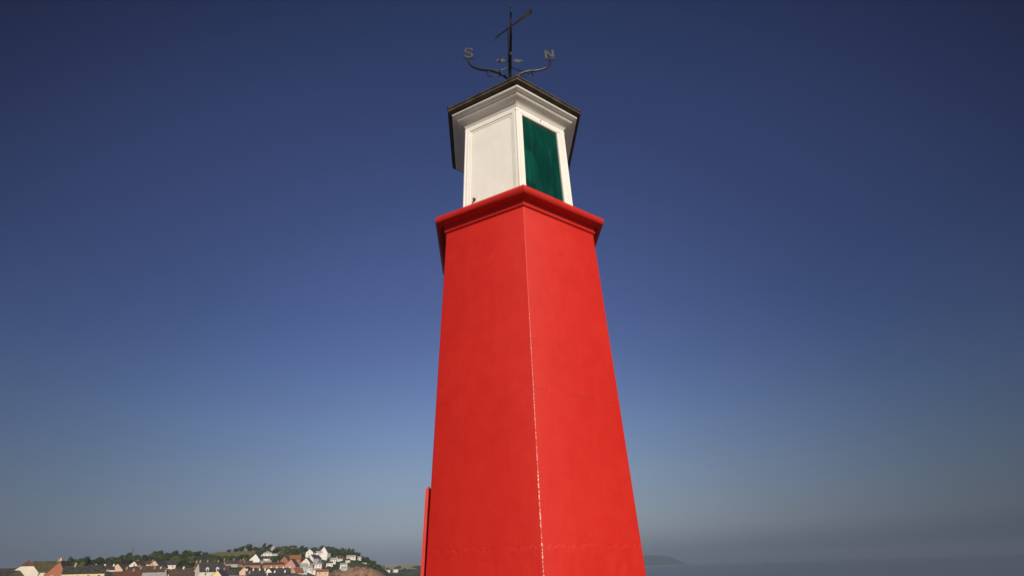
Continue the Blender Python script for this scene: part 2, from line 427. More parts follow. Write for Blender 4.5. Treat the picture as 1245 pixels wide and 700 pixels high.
# plates stand over the arm ends: N to the right, S to the left, E towards the camera, W behind
for k,ch in ((0,'N'),(1,'W'),(2,'S'),(3,'E')):
    arm=empty('arm'); arm.parent=VN; arm.location=(0,0,-VZ)
    main=spline([plane_pt(k,r,z) for r,z in ((.012,5.90),(.06,5.965),(.17,6.06),(.27,6.108),(.37,6.122),(.46,6.150),(.535,6.20),(.585,6.28),(.598,6.345),(.596,6.385))],5)
    bm=bmesh.new(); add_tube(bm,main,[.0195-.005*i/len(main) for i in range(len(main))],7)
    mesh_obj('arm_bar',bm,M_IRON,arm)
    bm=bmesh.new(); add_tube(bm,spline([plane_pt(k,r,z) for r,z in ((.012,6.26),(.035,6.19),(.09,6.14),(.16,6.115),(.235,6.110))],5),.0075,6)
    lo=spline([plane_pt(k,r,z) for r,z in ((.03,5.93),(.10,5.99),(.17,6.0),(.235,5.975),(.30,5.985),(.326,6.03),(.305,6.078),(.265,6.075),(.255,6.045),(.275,6.035))],5)
    add_tube(bm,lo,.0075,6); mesh_obj('scroll',bm,M_IRON,arm)
    bm=bmesh.new()
    leaf=[(.03,6.33),(.07,6.355),(.10,6.40),(.125,6.365),(.17,6.37),(.215,6.335),(.16,6.325),(.13,6.295),(.095,6.315)]
    f=[bm.verts.new(plane_pt(k,r,z,.004)) for r,z in leaf]; g=[bm.verts.new(plane_pt(k,r,z,-.004)) for r,z in leaf]
    bm.faces.new(f); bm.faces.new(g[::-1])
    for q in range(len(leaf)): bm.faces.new((f[q],f[(q+1)%9],g[(q+1)%9],g[q]))
    add_tube(bm,[plane_pt(k,.01,6.33),plane_pt(k,.06,6.335)],.006,6)
    mesh_obj('leaf_ornament',bm,M_BRONZE,arm,sharp=None)
    bm=bmesh.new(); flip = -1 if k in (2,) else 1
    for s in LET[ch]: stroke(bm,k,s,flip=flip)
    lt=mesh_obj('letter',bm,M_BRONZE,arm,sharp=None)
    bm=bmesh.new(); add_tube(bm,[plane_pt(k,.515,6.395),plane_pt(k,.675,6.395)],.0095,6); mesh_obj('letter_foot',bm,M_IRON,lt)
# arrow
ar=empty('arrow'); ar.parent=VN; ar.location=(0,0,-VZ)
ad=Vector((.570,-.391,0)).normalized(); ax=Vector((-ad.y,ad.x,0)); ZA=7.157
def ap(s,h,w=0): return ad*s+Vector((0,0,ZA+h))+ax*w
bm=bmesh.new(); add_tube(bm,[ap(-.225,0),ap(.30,0)],.0085,8)
add_tube(bm,[ap(0,-.03),ap(0,-.02),ap(0,.03),ap(0,.045)],[.012,.022,.022,.008],10); mesh_obj('arrow_shaft',bm,M_IRON,ar)
def flat(name,pts,mat,th=.006):
    bm=bmesh.new(); f=[bm.verts.new(ap(s,h,th/2)) for s,h in pts]; g=[bm.verts.new(ap(s,h,-th/2)) for s,h in pts]
    bm.faces.new(f); bm.faces.new(g[::-1]); n=len(pts)
    for q in range(n): bm.faces.new((f[q],f[(q+1)%n],g[(q+1)%n],g[q]))
    bmesh.ops.triangulate(bm,faces=[x for x in bm.faces if len(x.verts)>4])
    mesh_obj(name,bm,mat,ar,sharp=None)
flat('arrow_head',[(-.272,0),(-.215,.038),(-.195,.030),(-.205,.010),(-.17,.018),(-.165,-.018),(-.205,-.010),(-.195,-.030),(-.215,-.038)],M_BRONZE)
flat('tail_feather',[(.07,.008),(.12,.035),(.17,.030),(.19,.052),(.225,.018),(.255,.066),(.295,.022),(.335,.078),(.365,.026),(.400,.085),(.437,.078),(.395,.0),(.437,-.070),(.400,-.075),(.365,-.022),(.335,-.066),(.295,-.018),(.255,-.056),(.225,-.014),(.19,-.044),(.17,-.024),(.12,-.028),(.07,-.008)],M_BRONZE)

# ------------------------------------------------------------------ pier, sea
SEA=-9.0
M_CONC = mottled('pier_asphalt',(.05,.048,.045),(.10,.095,.088),1.5,.9,12,.01)
bm=bmesh.new(); add_box(bm,-5,5,-60,9,-14,-1.6); bmesh.ops.bevel(bm,geom=[e for e in bm.edges if all(v.co.z>-2 for v in e.verts)],offset=.12,segments=2,affect='EDGES')
tag(mesh_obj('pier_deck',bm,M_CONC),kind='structure')
def sea_mat():
    m,nt,b=newmat('sea_water')
    tc=N(nt,'ShaderNodeTexCoord'); mp=N(nt,'ShaderNodeMapping'); nt.links.new(tc.outputs['Object'],mp.inputs[0]); mp.inputs['Scale'].default_value=(.6,1,1)
    b.inputs['Base Color'].default_value=(.145,.165,.185,1); b.inputs['Roughness'].default_value=.4; b.inputs['Specular IOR Level'].default_value=.3
    n=noise_n(nt,mp.outputs[0],.25,7,.65); bump(nt,b,n.outputs[0],.7,.8)
    return m
bm=bmesh.new(); NR=40; rads_=[20*(9000/20)**(i/39) for i in range(40)]
rings=[[bm.verts.new((r*cos(2*pi*k/96),r*sin(2*pi*k/96),SEA)) for k in range(96)] for r in rads_]
bm.faces.new(rings[0])
for a,b_ in zip(rings,rings[1:]):
    for k in range(96): bm.faces.new((a[k],a[(k+1)%96],b_[(k+1)%96],b_[k]))
tag(mesh_obj('sea',bm,sea_mat()),kind='structure')

# ------------------------------------------------------------------ town hill terrain
def interp(tab,x):
    if x<=tab[0][0]: return tab[0][1]
    for (a,p),(b,q) in zip(tab,tab[1:]):
        if x<=b: t=(x-a)/(b-a); return p+(q-p)*t
    return tab[-1][1]
SKY=[(-60,712),(0,706),(60,697),(82,684),(100,680),(130,679),(160,679),(190,675),(220,675),(245,673),(256,670.4),(270,670),(280,670),(300,668),(322,666.5),(350,667),(372,668),(390,667.5),(400,666.2),(410,666.8),(418,668),(425,670),(432,673),(440,677),(448,681),(455,685.2),(462,688.5),(468,692),(474,697),(480,705),(560,712)]
DSKY=[(0,620),(130,640),(260,720),(400,700),(440,640),(475,600)]
SHORE=[(0,170),(300,180),(360,260),(395,440),(410,500),(475,520)]
CLIFFY=[(385,702),(400,698),(412,694),(425,691),(440,690),(452,691),(460,695),(468,700),(480,712)]
def base_h(xp,d):
    """height above eye at image column xp (used only as a bearing) and distance d"""
    ds=interp(DSKY,xp); sh=interp(SHORE,xp)
    zs_=unp(xp,interp(SKY,xp),ds).z
    top=-2.5 if xp<385 else unp(xp,interp(CLIFFY,xp),sh+26).z; top=top if xp>400 or xp<385 else -2.5+(top+2.5)*(xp-385)/15
    if d<=sh: return -11.5
    if d<sh+26: 
        t=(d-sh)/26; t=t*t*(3-2*t) if xp<395 else t**.8
        return -11.5+(top+11.5)*t
    if d<ds:
        t=(d-sh-26)/(ds-sh-26)
        e = t**1.35 if xp<395 else t
        return top+(zs_-top)*e
    t=(d-ds)/260
    return zs_*(1)-22*t*t-4*t
PADS=[]
def terr(px_,py_):
    az=atan2(px_-CAM.x,py_-CAM.y); d=hypot(px_-CAM.x,py_-CAM.y)
    xp=x_of_az(az) if abs(az)<1.2 else -200
    h=base_h(xp,d)
    sw=0;sr=0
    for (x,y,dz,s) in PADS:
        q=((x-px_)**2+(y-py_)**2)/(2*s*s)
        if q<8: w=exp(-q); sw+=w; sr+=w*dz
    if sw>0: h+=sr/max(1,sw)
    return h
def find_d(xp,y):
    """distance along the bearing of xp where the hill shows at image height y"""
    r=ray(xp,y); hd=hypot(r.x,r.y); best=None
    d=200
    ds=interp(DSKY,xp)
    while d<ds:
        p=CAM+r*(d/hd)
        if terr(p.x,p.y)>=p.z: return d
        d+=6
    return ds

# wall and roof colours
def wallm(name,c,brick=False):
    c1=tuple(v*.86 for v in c); 
    return mottled(name,c1,c,.35 if not brick else 2.5,.85,4,.03)
WC={'white':wallm('wall_white',(.80,.77,.70)),'cream':wallm('wall_cream',(.76,.69,.55)),'yellow':wallm('wall_yellow',(.75,.62,.32)),
    'peach':wallm('wall_peach',(.66,.46,.32)),'pink':wallm('wall_pink',(.52,.27,.20),True),'brick':wallm('wall_brick',(.36,.14,.075),True),
    'grey':wallm('wall_grey',(.40,.38,.35)),'blue':wallm('wall_pale_blue',(.45,.52,.55)),'stone':wallm('wall_stone',(.34,.27,.20),True),'orange':wallm('wall_orange_brick',(.36,.15,.07),True)}
RC={'slate':mottled('roof_slate',(.030,.026,.024),(.085,.073,.064),1.2,.6,6,.03),'brown':mottled('roof_brown',(.055,.034,.023),(.125,.078,.052),1.2,.8,6,.03),
    'red':mottled('roof_red_tile',(.10,.042,.028),(.17,.07,.042),1.2,.8,6,.03),'orange':mottled('roof_orange_tile',(.20,.075,.035),(.34,.13,.06),1.2,.8,6,.03),
    'moss':mottled('roof_mossy',(.05,.04,.03),(.12,.10,.035),.8,.85,6,.03),'pale':mottled('roof_pale',(.30,.29,.27),(.45,.43,.40),1.2,.8,6,.03)}
def glassm():
    m,nt,b=newmat('window_glass'); b.inputs['Base Color'].default_value=(.03,.035,.04,1); b.inputs['Roughness'].default_value=.12
    return m
M_GLASS=glassm(); M_FRAME=mottled('window_frame_white',(.6,.58,.54),(.78,.76,.72),3,.6); M_POT=mottled('clay_pot',(.38,.18,.09),(.5,.27,.15),4,.85)
HOUSES=[]
def house(x,yr,d,th,L,W,hw,hr,wall,roof,label,anchor='g',hip=False,ch=(1,),wins=2,storeys=2,group=None,name='house',dormers=0,cmat=None):
    if x>396 and x<460 or label.startswith('flat white'): L*=.72; W*=.72; hw*=.75
    p=unp(x,yr,d); radial=Vector((p.x-CAM.x,p.y-CAM.y,0)).normalized()
    a0=atan2(radial.y,radial.x)-pi/2; rz=a0+radians(th)
    ux=Vector((cos(rz),sin(rz),0))
    c=p.copy()
    if anchor=='g': c=p+ux*(L/2)
    c.z=p.z-hw-hr
    H=empty(name,c,rz); tag(H,label,'house',group)
    HOUSES.append((c,L,W,hw+hr))
    b0=base_h(x_of_az(atan2(c.x-CAM.x,c.y-CAM.y)),hypot(c.x-CAM.x,c.y-CAM.y))
    PADS.append((c.x,c.y,c.z-.3-b0,max(L,W)*.85))
    bm=bmesh.new(); l,w=L/2,W/2; B=-4.0
    if not hip:
        pts=[(-w,B),(w,B),(w,hw),(0,hw+hr-.10),(-w,hw)]
        f=[bm.verts.new((-l,y,z)) for y,z in pts]; g=[bm.verts.new((l,y,z)) for y,z in pts]
        bm.faces.new(f); bm.faces.new(g[::-1])
        for q in range(5): bm.faces.new((f[q],f[(q+1)%5],g[(q+1)%5],g[q]))
    elif hip=='half':
        k=.55
        for s in (0,):
            pts=[(-w,B),(w,B),(w,hw),(w*(1-k),hw+hr*k-.1),(-w*(1-k),hw+hr*k-.1),(-w,hw)]
            f=[bm.verts.new((-l,y,z)) for y,z in pts]; g=[bm.verts.new((l,y,z)) for y,z in pts]
            bm.faces.new(f); bm.faces.new(g[::-1])
            for q in range(6): bm.faces.new((f[q],f[(q+1)%6],g[(q+1)%6],g[q]))
    else: add_box(bm,-l,l,-w,w,B,hw)
    mesh_obj('wall',bm,WC[wall],H,sharp=None)
    bm=bmesh.new(); ov=.28; sl=hr/w
    ze=hw-ov*sl; wo=w+ov; lo=l+ov*.7
    def slab(poly):
        n_=(Vector(poly[1])-Vector(poly[0])).cross(Vector(poly[2])-Vector(poly[0])).normalized()
        if n_.z<0: n_=-n_
        a=[bm.verts.new(Vector(q)+n_*.14) for q in poly]; b=[bm.verts.new(Vector(q)) for q in poly]
        bm.faces.new(a); bm.faces.new(b[::-1]); m=len(poly)
        for q in range(m): bm.faces.new((a[q],a[(q+1)%m],b[(q+1)%m],b[q]))
    rt=hw+hr
    if not hip:
        slab([(-lo,-wo,ze),(lo,-wo,ze),(lo,0,rt),(-lo,0,rt)]); slab([(lo,wo,ze),(-lo,wo,ze),(-lo,0,rt),(lo,0,rt)])
    else:
        k=.55 if hip=='half' else 0.0
        zk=hw+hr*k if hip=='half' else ze; wk=w*(1-k) if hip=='half' else wo; li=lo-min(w*(.45 if hip=='half' else 1),lo*.9)
        for s in (-1,1):
            if hip=='half': slab([(-lo,s*wo,ze),(lo,s*wo,ze),(lo,s*wk,zk),(li,0,rt),(-li,0,rt),(-lo,s*wk,zk)])
            else: slab([(-lo,s*wo,ze),(lo,s*wo,ze),(li,0,rt),(-li,0,rt)])
            slab([(s*lo,-wk,zk),(s*lo,wk,zk),(s*li,0,rt)])
    add_tube(bm,[(-lo*.99 if not hip else -li,0,rt+.12),(lo*.99 if not hip else li,0,rt+.12)],.16,6)
    R=mesh_obj('roof',bm,RC[roof],H,sharp=None)
    for s in ch:
        bm=bmesh.new(); xc=s*(l-.45); add_box(bm,xc-.34,xc+.34,-.26,.26,rt-1.0,rt+.95); add_box(bm,xc-.4,xc+.4,-.32,.32,rt+.95,rt+1.08)
        cobj=mesh_obj('chimney',bm,WC[cmat or ('stone' if wall not in('brick','orange') else 'brick')],R,sharp=None)
        bm=bmesh.new()
        add_box(bm,xc-.32,xc+.32,-.12,.12,rt+1.08,rt+1.16)
        for q in (-.18,.18): add_tube(bm,[(xc+q,0,rt+1.14),(xc+q,0,rt+1.42)],[.13,.10],8)
        mesh_obj('chimney_pots',bm,M_POT,cobj)
    def window(M,wd,ht):
        bm=bmesh.new(); fw=.09
        add_box(bm,-wd/2,wd/2,-.06,.03,-ht/2,-ht/2+fw,M); add_box(bm,-wd/2,wd/2,-.06,.03,ht/2-fw,ht/2,M)
        add_box(bm,-wd/2,-wd/2+fw,-.058,.03,-ht/2+fw,ht/2-fw,M); add_box(bm,wd/2-fw,wd/2,-.058,.03,-ht/2+fw,ht/2-fw,M)
        add_box(bm,-.03,.03,-.05,.03,-ht/2+fw,ht/2-fw,M); add_box(bm,-wd/2-.08,wd/2+.08,-.16,.03,-ht/2-.12,-ht/2-.003,M)
        wo_=mesh_obj('window',bm,M_FRAME,H,sharp=None)
        bm=bmesh.new(); add_box(bm,-wd/2+fw,wd/2-fw,-.03,-.02,-ht/2+fw,ht/2-fw,M); mesh_obj('pane',bm,M_GLASS,wo_,sharp=None)
    for st in range(storeys):
        zc=hw-1.25-st*2.5
        if zc<.5: break
        for q in range(wins):
            xx=-l+(q+.5)*L/wins
            window(Matrix.Translation((xx,-w,zc)),.95,1.25)
    for s in (-1,):
        for st in range(storeys):
            zc=hw-.9-st*2.5
            if zc>0.4 and W>5: window(Matrix.Translation((s*l,w*.28,zc))@Matrix.Rotation(-pi/2,4,'Z'),.8,1.1)
    for q in range(dormers):
        xx=-l+(q+.7)*L/(dormers+.4); D=empty('dormer'); D.parent=H
        bm=bmesh.new(); zb=hw-.1; pts=[(-.65,zb),(.65,zb),(.65,zb+1.35),(0,zb+2.05),(-.65,zb+1.35)]
        f=[bm.verts.new((xx+a,-w-.02,z)) for a,z in pts]; g=[bm.verts.new((xx+a,-w+1.9,z)) for a,z in pts]
        bm.faces.new(f); bm.faces.new(g[::-1])
        for e in range(5): bm.faces.new((f[e],f[(e+1)%5],g[(e+1)%5],g[e]))
        mesh_obj('dormer_wall',bm,WC['white'],D,sharp=None)
        bm=bmesh.new(); add_box(bm,xx-.35,xx+.35,-w-.05,-w-.03,zb+.3,zb+1.25); mesh_obj('dormer_pane',bm,M_GLASS,D,sharp=None)
        bm=bmesh.new()
        for s in (-1,1):
            a=[bm.verts.new(v) for v in ((xx+s*.8,-w-.15,zb+1.22),(xx,-w-.15,zb+2.12),(xx,-w+2.1,zb+2.12),(xx+s*.8,-w+1.2,zb+1.22))]; b=[bm.verts.new(v.co+Vector((0,0,.1))) for v in a]
            bm.faces.new(a); bm.faces.new(b)
            for e in range(4): bm.faces.new((a[e],a[(e+1)%4],b[(e+1)%4],b[e]))
        mesh_obj('dormer_roof',bm,WC['white'],D,sharp=None)
    return H

HS=[ # x, y of ridge or near gable apex, distance, turn, length, width, wall height, roof height, wall, roof, label, options
(7,691,360,4,13,8,4.5,2.2,'grey','slate','grey house with long low slate roof at the far left edge',dict(anchor='c')),
(3,694.2,250,8,8,7,5,2.4,'stone','slate','stone house with dark slate roof cut off by the left edge',dict(anchor='c',ch=())),
(23,693.9,245,12,4.5,7,5,2.6,'stone','moss','small stone house with olive brown roof in front of the white gable',dict(anchor='c',ch=(),hip=True)),
(36,680.4,300,92,12,9.0,5.5,4.6,'cream','red','big cream house with half-hipped gable and red brown ridge at the left',dict(hip='half',ch=(),wins=3)),
(57,682.3,305,8,8.5,8,6,3.7,'cream','moss','cream house with mossy dark roof between the half-hipped gable and the brick gable',dict(anchor='c',ch=(1,),wins=2)),
(73,682.2,262,66,7,6.2,7,3.9,'brick','moss','tall red brick gabled house with chimney left of the long yellow terrace',dict(ch=(-1,),cmat='peach',wins=1)),
(104,688.4,262,5,12.5,6.5,5.5,2.1,'yellow','slate','long yellow house with dark slate roof below the left trees',dict(anchor='c',ch=(-.55,),wins=4)),
(112,686.6,330,66,6.5,5.2,4,2.4,'white','brown','narrow white gabled house rising behind the long yellow house',dict(ch=())),
(127,688.2,380,10,9,6,4,1.6,'white','slate','low white terrace with row of chimneys right of the narrow white gable',dict(anchor='c',ch=(-1,0,1),cmat='white')),
(126,695.4,290,15,5.5,6,4.5,1.6,'cream','slate','small cream house at lower edge right of the long yellow house',dict(anchor='c',ch=())),
(143.5,684.6,390,62,9,7.4,4.5,3.2,'peach','brown','peach gabled house, leftmost of the three tan gables under the tree belt',dict(ch=())),
(160,689.2,392,8,8,6,4.2,1.7,'white','slate','white house with slate roof right of the leftmost tan gable',dict(anchor='c',ch=(1,))),
(163.5,681.8,420,60,9,7.4,4.5,3.2,'cream','brown','middle of the three tan gabled houses under the tree belt',dict(ch=())),
(176,682.4,470,6,10,6,4,1.6,'white','brown','white house with brown roof half hidden behind the middle tan gable',dict(anchor='c',ch=(-1,1))),
(188.5,680.8,430,58,9,7.8,4.5,3.4,'peach','slate','right of the three tan gabled houses, with long slate roof',dict(ch=())),
(204,681.4,440,8,10,7,4.2,2.3,'cream','slate','cream house with slate roof and two dark windows beside the right tan gable',dict(anchor='c',ch=(),wins=3,storeys=1)),
(181,687.8,400,5,16,6,4,1.6,'cream','brown','long low house with brown roof in front of the middle tan gable',dict(anchor='c',ch=(-1,.2))),
(150,694.6,330,8,14,7,4,2.0,'stone','red','dark red-roofed house at lower edge below the leftmost tan gable',dict(anchor='c',ch=(-1,.6))),
(178,691.4,345,5,18,7,4,2.2,'stone','brown','long brown-roofed terrace across the middle of the town',dict(anchor='c',ch=(-1,-.3,.4))),
(208,691.6,350,3,15,7,4,2.1,'cream','brown','brown-roofed terrace with pale wall left of the dormer house',dict(anchor='c',ch=(-.7,0,.8),cmat='white')),
(188,696.2,300,7,9,6,4,1.6,'white','pale','pale-roofed white house at the lower edge below the long brown terrace',dict(anchor='c',ch=(1,))),
(222,695.6,310,5,10,6,4,1.9,'white','brown','white house at the lower edge left of the dormer house',dict(anchor='c',ch=())),
(242,683.6,360,20,13,9,4.8,4.4,'cream','slate','cream house with slate roof and two white dormers',dict(ch=(-1,),dormers=2,cmat='stone',wins=2)),
(252,683.4,400,5,13,6,4.5,2.0,'stone','red','red-roofed terrace standing behind the dormer house',dict(anchor='c',ch=(-1,0,1))),
(264.5,692.9,345,70,10,6.5,5,3.0,'yellow','slate','bright yellow gabled house with dark roof at the lower edge',dict(ch=(1,))),
(262,685.6,430,10,12,6,4.5,2.0,'stone','brown','stone terrace with tall chimneys below the green field, left one',dict(anchor='c',ch=(-1,0,1),cmat='stone')),
(272,687.6,400,-8,8,6,4.5,2.0,'orange','brown','small orange brick house with two chimneys above the yellow gable',dict(anchor='c',ch=(-1,1),cmat='orange')),
(284,680.8,480,4,14,6,4.5,2.2,'grey','slate','grey slate-roofed terrace directly below the green field',dict(anchor='c',ch=(-1,0,1),cmat='stone')),
(297.5,688.6,370,72,9,8.6,5,4.2,'peach','slate','large peach gabled house at the lower edge in front of the orange terrace',dict(ch=(),wins=2)),
(299,681.4,470,10,9,6,4.5,2.0,'brick','brown','brown-roofed brick house left of the bright white gable',dict(anchor='c',ch=(-1,))),
(306.5,683.6,430,8,11,6,4.8,1.3,'orange','brown','orange brick terrace below the bright white gable',dict(anchor='c',ch=(-1,1),wins=4,cmat='orange')),
(311,672.8,520,72,9,9.0,4.0,4.6,'white','slate','bright white gabled house halfway up the hill right of the field',dict(ch=(),wins=2)),
(323,675.6,535,10,8,7,4,1.9,'white','slate','white terrace with stepped chimneys right of the bright white gable',dict(anchor='c',ch=(-1,-.3,.4,1),cmat='white')),
(324,681.2,500,6,8,6,3.5,1.5,'blue','pale','pale blue low house just right of the bright white gable',dict(anchor='c',ch=())),
(333,683.2,440,6,14,6,4.5,1.3,'orange','brown','long orange-roofed terrace in the middle of the hillside town',dict(anchor='c',ch=(-1,-.3,.4),wins=4,cmat='orange')),
(311,693.2,370,10,11,7,5,1.9,'white','slate','white terrace at the lower edge right of the peach gable',dict(anchor='c',ch=(-1,-.3,.4,1),wins=4,cmat='white')),
(327,690.4,375,70,9,6.6,5,3.0,'white','slate','white gabled house at the lower edge left of the pink gables',dict(ch=())),
(341,690.2,385,8,12,7,4.5,2.4,'white','slate','white terrace with slate roof and pale chimneys under the big pink gable',dict(anchor='c',ch=(-1,-.4,.3,1),wins=4,cmat='white')),
(340,695.6,350,4,12,6,4.5,1.6,'white','slate','white cottage row at the lower edge below the pink gable',dict(anchor='c',ch=(-.5,.5),cmat='white')),
(346.3,675.6,480,72,7,7.2,4.6,3.6,'brick','brown','red brick gabled house, smaller of the pair of red gables',dict(ch=())),
(354,679.2,440,70,8,8.2,6,4.2,'pink','brown','large pink gabled house in the middle of the hillside town',dict(ch=(),cmat='pink',wins=2)),
(359,674.6,500,10,9,7,4.5,2.8,'brick','orange','brick house with bright orange roof behind the large pink gable',dict(anchor='c',ch=(1,))),
(372.5,677.6,500,72,8,7.4,5,3.4,'cream','slate','cream gabled house right of the large pink gable',dict(ch=(1,))),
(369,684.6,450,20,6,6,5.5,1.6,'blue','pale','pale blue flat-topped house beside the large pink gable',dict(anchor='c',ch=())),
(378,673.8,545,60,8,6.4,4.4,2.8,'white','slate','white house with dark roof below the hilltop white houses, left one',dict(ch=())),
(384,674.2,560,70,8,6.4,4.4,2.8,'grey','slate','grey gabled house under the largest white hilltop house',dict(ch=(1,))),
(377,667.0,600,68,9,7.4,4.6,2.8,'white','slate','white gabled hilltop house left of the largest white house',dict(ch=())),
(386.4,669.6,610,6,9,6,4.5,1.4,'white','pale','low white hilltop wing between two white gabled houses',dict(anchor='c',ch=())),
(394.2,663.9,610,66,9,9.4,5.5,5.6,'white','slate','largest white house standing highest on the right hilltop',dict(ch=(),wins=3)),
(332.5,663.4,690,20,6,6,3.4,2.2,'white','pale','small white bungalow on the skyline beside a lone tree',dict(anchor='c',hip=True,ch=())),
(325.5,670.0,590,6,8,6,2.6,1.5,'white','pale','white hip-roofed bungalow just below the skyline trees',dict(anchor='c',hip=True,ch=())),
(335,672.6,600,3,6,4,1.8,.7,'white','pale','long low white bungalow right of the hip-roofed bungalow',dict(anchor='c',ch=())),
(343,669.6,625,30,6,5,3.2,2.0,'stone','brown','brick house among trees above the red gables',dict(ch=(),anchor='c')),
(304.5,665.8,700,20,6,5,3.2,1.6,'cream','brown','small cream cottage below the dark skyline trees',dict(anchor='c',ch=())),
(387,684.0,500,5,8,6,3.8,.9,'white','pale','flat white block on the slope left of the cliff',dict(anchor='c',ch=())),
(383,690.4,470,5,8,6,3.2,1.2,'cream','pale','cream low house on the slope below the flat white block',dict(anchor='c',ch=())),
(392,691.8,465,12,9,6,3.0,1.4,'peach','orange','peach low house nearest the red cliff',dict(anchor='c',ch=())),
(405,677.9,565,12,7,6,3.6,1.4,'white','pale','small bright white house in the middle of the right slope',dict(anchor='c',ch=())),
(401,682.4,545,5,8,5,2.8,1.0,'white','brown','low white house under the small bright white house',dict(anchor='c',ch=())),
(412.8,675.2,590,30,8,6.5,4.0,2.2,'white','brown','white house with brown roof right of the small bright white house',dict(anchor='c',ch=())),
(427,674.8,600,3,13,6,2.8,1.4,'cream','pale','long cream bungalow near the right end of the hilltop',dict(anchor='c',ch=())),
(423,678.8,575,8,6,6,2.8,1.2,'white','brown','tiny white house below the long cream bungalow',dict(anchor='c',ch=())),
(418,684.4,550,5,9,5.5,3.0,1.0,'white','pale','low white house on the clifftop slope',dict(anchor='c',ch=())),
(419,688.2,535,6,7,5,2.6,1.0,'blue','pale','pale blue-grey house right above the red cliff',dict(anchor='c',ch=())),
(437,676.2,610,10,5,5,2.6,1.2,'white','pale','rightmost tiny white house on the hill slope',dict(anchor='c',ch=())),
(443,683.8,585,10,6,5,2.8,1.1,'cream','pale','cream cottage at the right end of the hill above the cliff',dict(anchor='c',ch=())),
(313,696.6,330,4,9,6,5,1.8,'grey','slate','grey house cut off by the lower edge beside the peach gable',dict(anchor='c',ch=(-1,1))),
(280,692.4,370,6,9,7,4.5,2.4,'stone','slate','dark slate-roofed house between the yellow gable and the peach gable',dict(anchor='c',ch=(-1,))),
(234,690.4,395,4,7,6,4,1.8,'stone','brown','small brown-roofed stone house left of the dormer house',dict(anchor='c',ch=(1,))),
(362,690.0,420,40,7,6,4.5,2.6,'peach','orange','small peach house tucked against the large pink gable',dict(anchor='c',ch=())),
(375,687.6,470,10,6,5,3.6,1.4,'cream','pale','small cream house right of the pale blue house',dict(anchor='c',ch=(1,))),
]
for h in HS:
    *a,label,op=h; house(*a,label,**op)

def terr_mat():
    m,nt,b=newmat('hill_scrub')
    tc=N(nt,'ShaderNodeTexCoord'); P=tc.outputs['Object']
    n1=noise_n(nt,P,.03,6,.65); n2=noise_n(nt,P,.35,5,.65)
    mx=mathn(nt,'ADD',mathn(nt,'MULTIPLY',n1.outputs[0],.5),mathn(nt,'MULTIPLY',n2.outputs[0],.5))
    c=ramp(nt,mx,[(.36,(.022,.034,.010)),(.5,(.05,.064,.018)),(.64,(.12,.11,.038))])
    nt.links.new(c,b.inputs['Base Color']); b.inputs['Roughness'].default_value=.95; b.inputs['Specular IOR Level'].default_value=.1
    bump(nt,b,n2.outputs[0],1,1.2); return m
def cliff_mat():
    m,nt,b=newmat('red_cliff')
    tc=N(nt,'ShaderNodeTexCoord'); P=tc.outputs['Object']
    mp=N(nt,'ShaderNodeMapping'); nt.links.new(P,mp.inputs[0]); mp.inputs['Scale'].default_value=(1,1,.25); mp.inputs['Rotation'].default_value=(0,.5,0)
    n1=noise_n(nt,mp.outputs[0],.22,7,.7)
    c=ramp(nt,n1.outputs[0],[(.33,(.07,.05,.025)),(.44,(.25,.12,.065)),(.58,(.40,.25,.14)),(.68,(.12,.11,.045))])
    nt.links.new(c,b.inputs['Base Color']); b.inputs['Roughness'].default_value=.95
    bump(nt,b,n1.outputs[0],1,2.0); return m
M_SCRUB=terr_mat(); M_CLIFF=cliff_mat(); M_FIELD=mottled('dry_grass_field',(.13,.115,.03),(.23,.20,.06),.06,.95,.8,.1)
M_STUB=mottled('stubble_field',(.20,.19,.08),(.50,.42,.22),.01,.95,.3,.1)
M_QUAY=mottled('town_ground',(.07,.06,.05),(.13,.11,.09),.1,.95,.6,.1)

bm=bmesh.new()
XS=[-60+2.0*i for i in range(int(545/2.0))]
DS=[150,165,172,178,184,192,200,206,212]+[220+7*i for i in range(80)]
grid=[]
for xp in XS:
    az=azim(xp); colv=[]
    for d in DS:
        x=CAM.x+sin(az)*d; y=CAM.y+cos(az)*d; z=terr(x,y)
        if z>-8: z+= (noise.noise(Vector((x*.05,y*.05,0)))*.8+noise.noise(Vector((x*.17,y*.17,5)))*.4)*(1 if xp<395 else 1.6)
        colv.append(bm.verts.new((x,y,z)))
    grid.append(colv)
for i in range(len(XS)-1):
    for j in range(len(DS)-1):
        f=bm.faces.new((grid[i][j],grid[i+1][j],grid[i+1][j+1],grid[i][j+1]))
        xp=XS[i]+1; d=DS[j]; sh=interp(SHORE,xp); c=f.calc_center_median(); X,Y=proj(c)
        mi=0
        ft=(interp([(200,669),(250,670),(300,668),(312,672)],X)); fb=interp([(225,671),(240,672.5),(262,674),(275,677),(290,679.5),(300,679),(308,673),(312,670)],X)
        if 232<X<311 and ft-4<Y<fb and d>480: mi=2
        elif xp>393 and (d<sh+14 or Y>interp(CLIFFY,X)-1.6+random.uniform(-1.2,1.2)): mi=1
        elif d<sh+190 and xp<393: mi=3
        f.material_index=mi
tag(mesh_obj('hill',bm,[M_SCRUB,M_CLIFF,M_FIELD,M_QUAY],sharp=None),kind='structure')
for f in bpy.data.objects['hill'].data.polygons: f.use_smooth=True

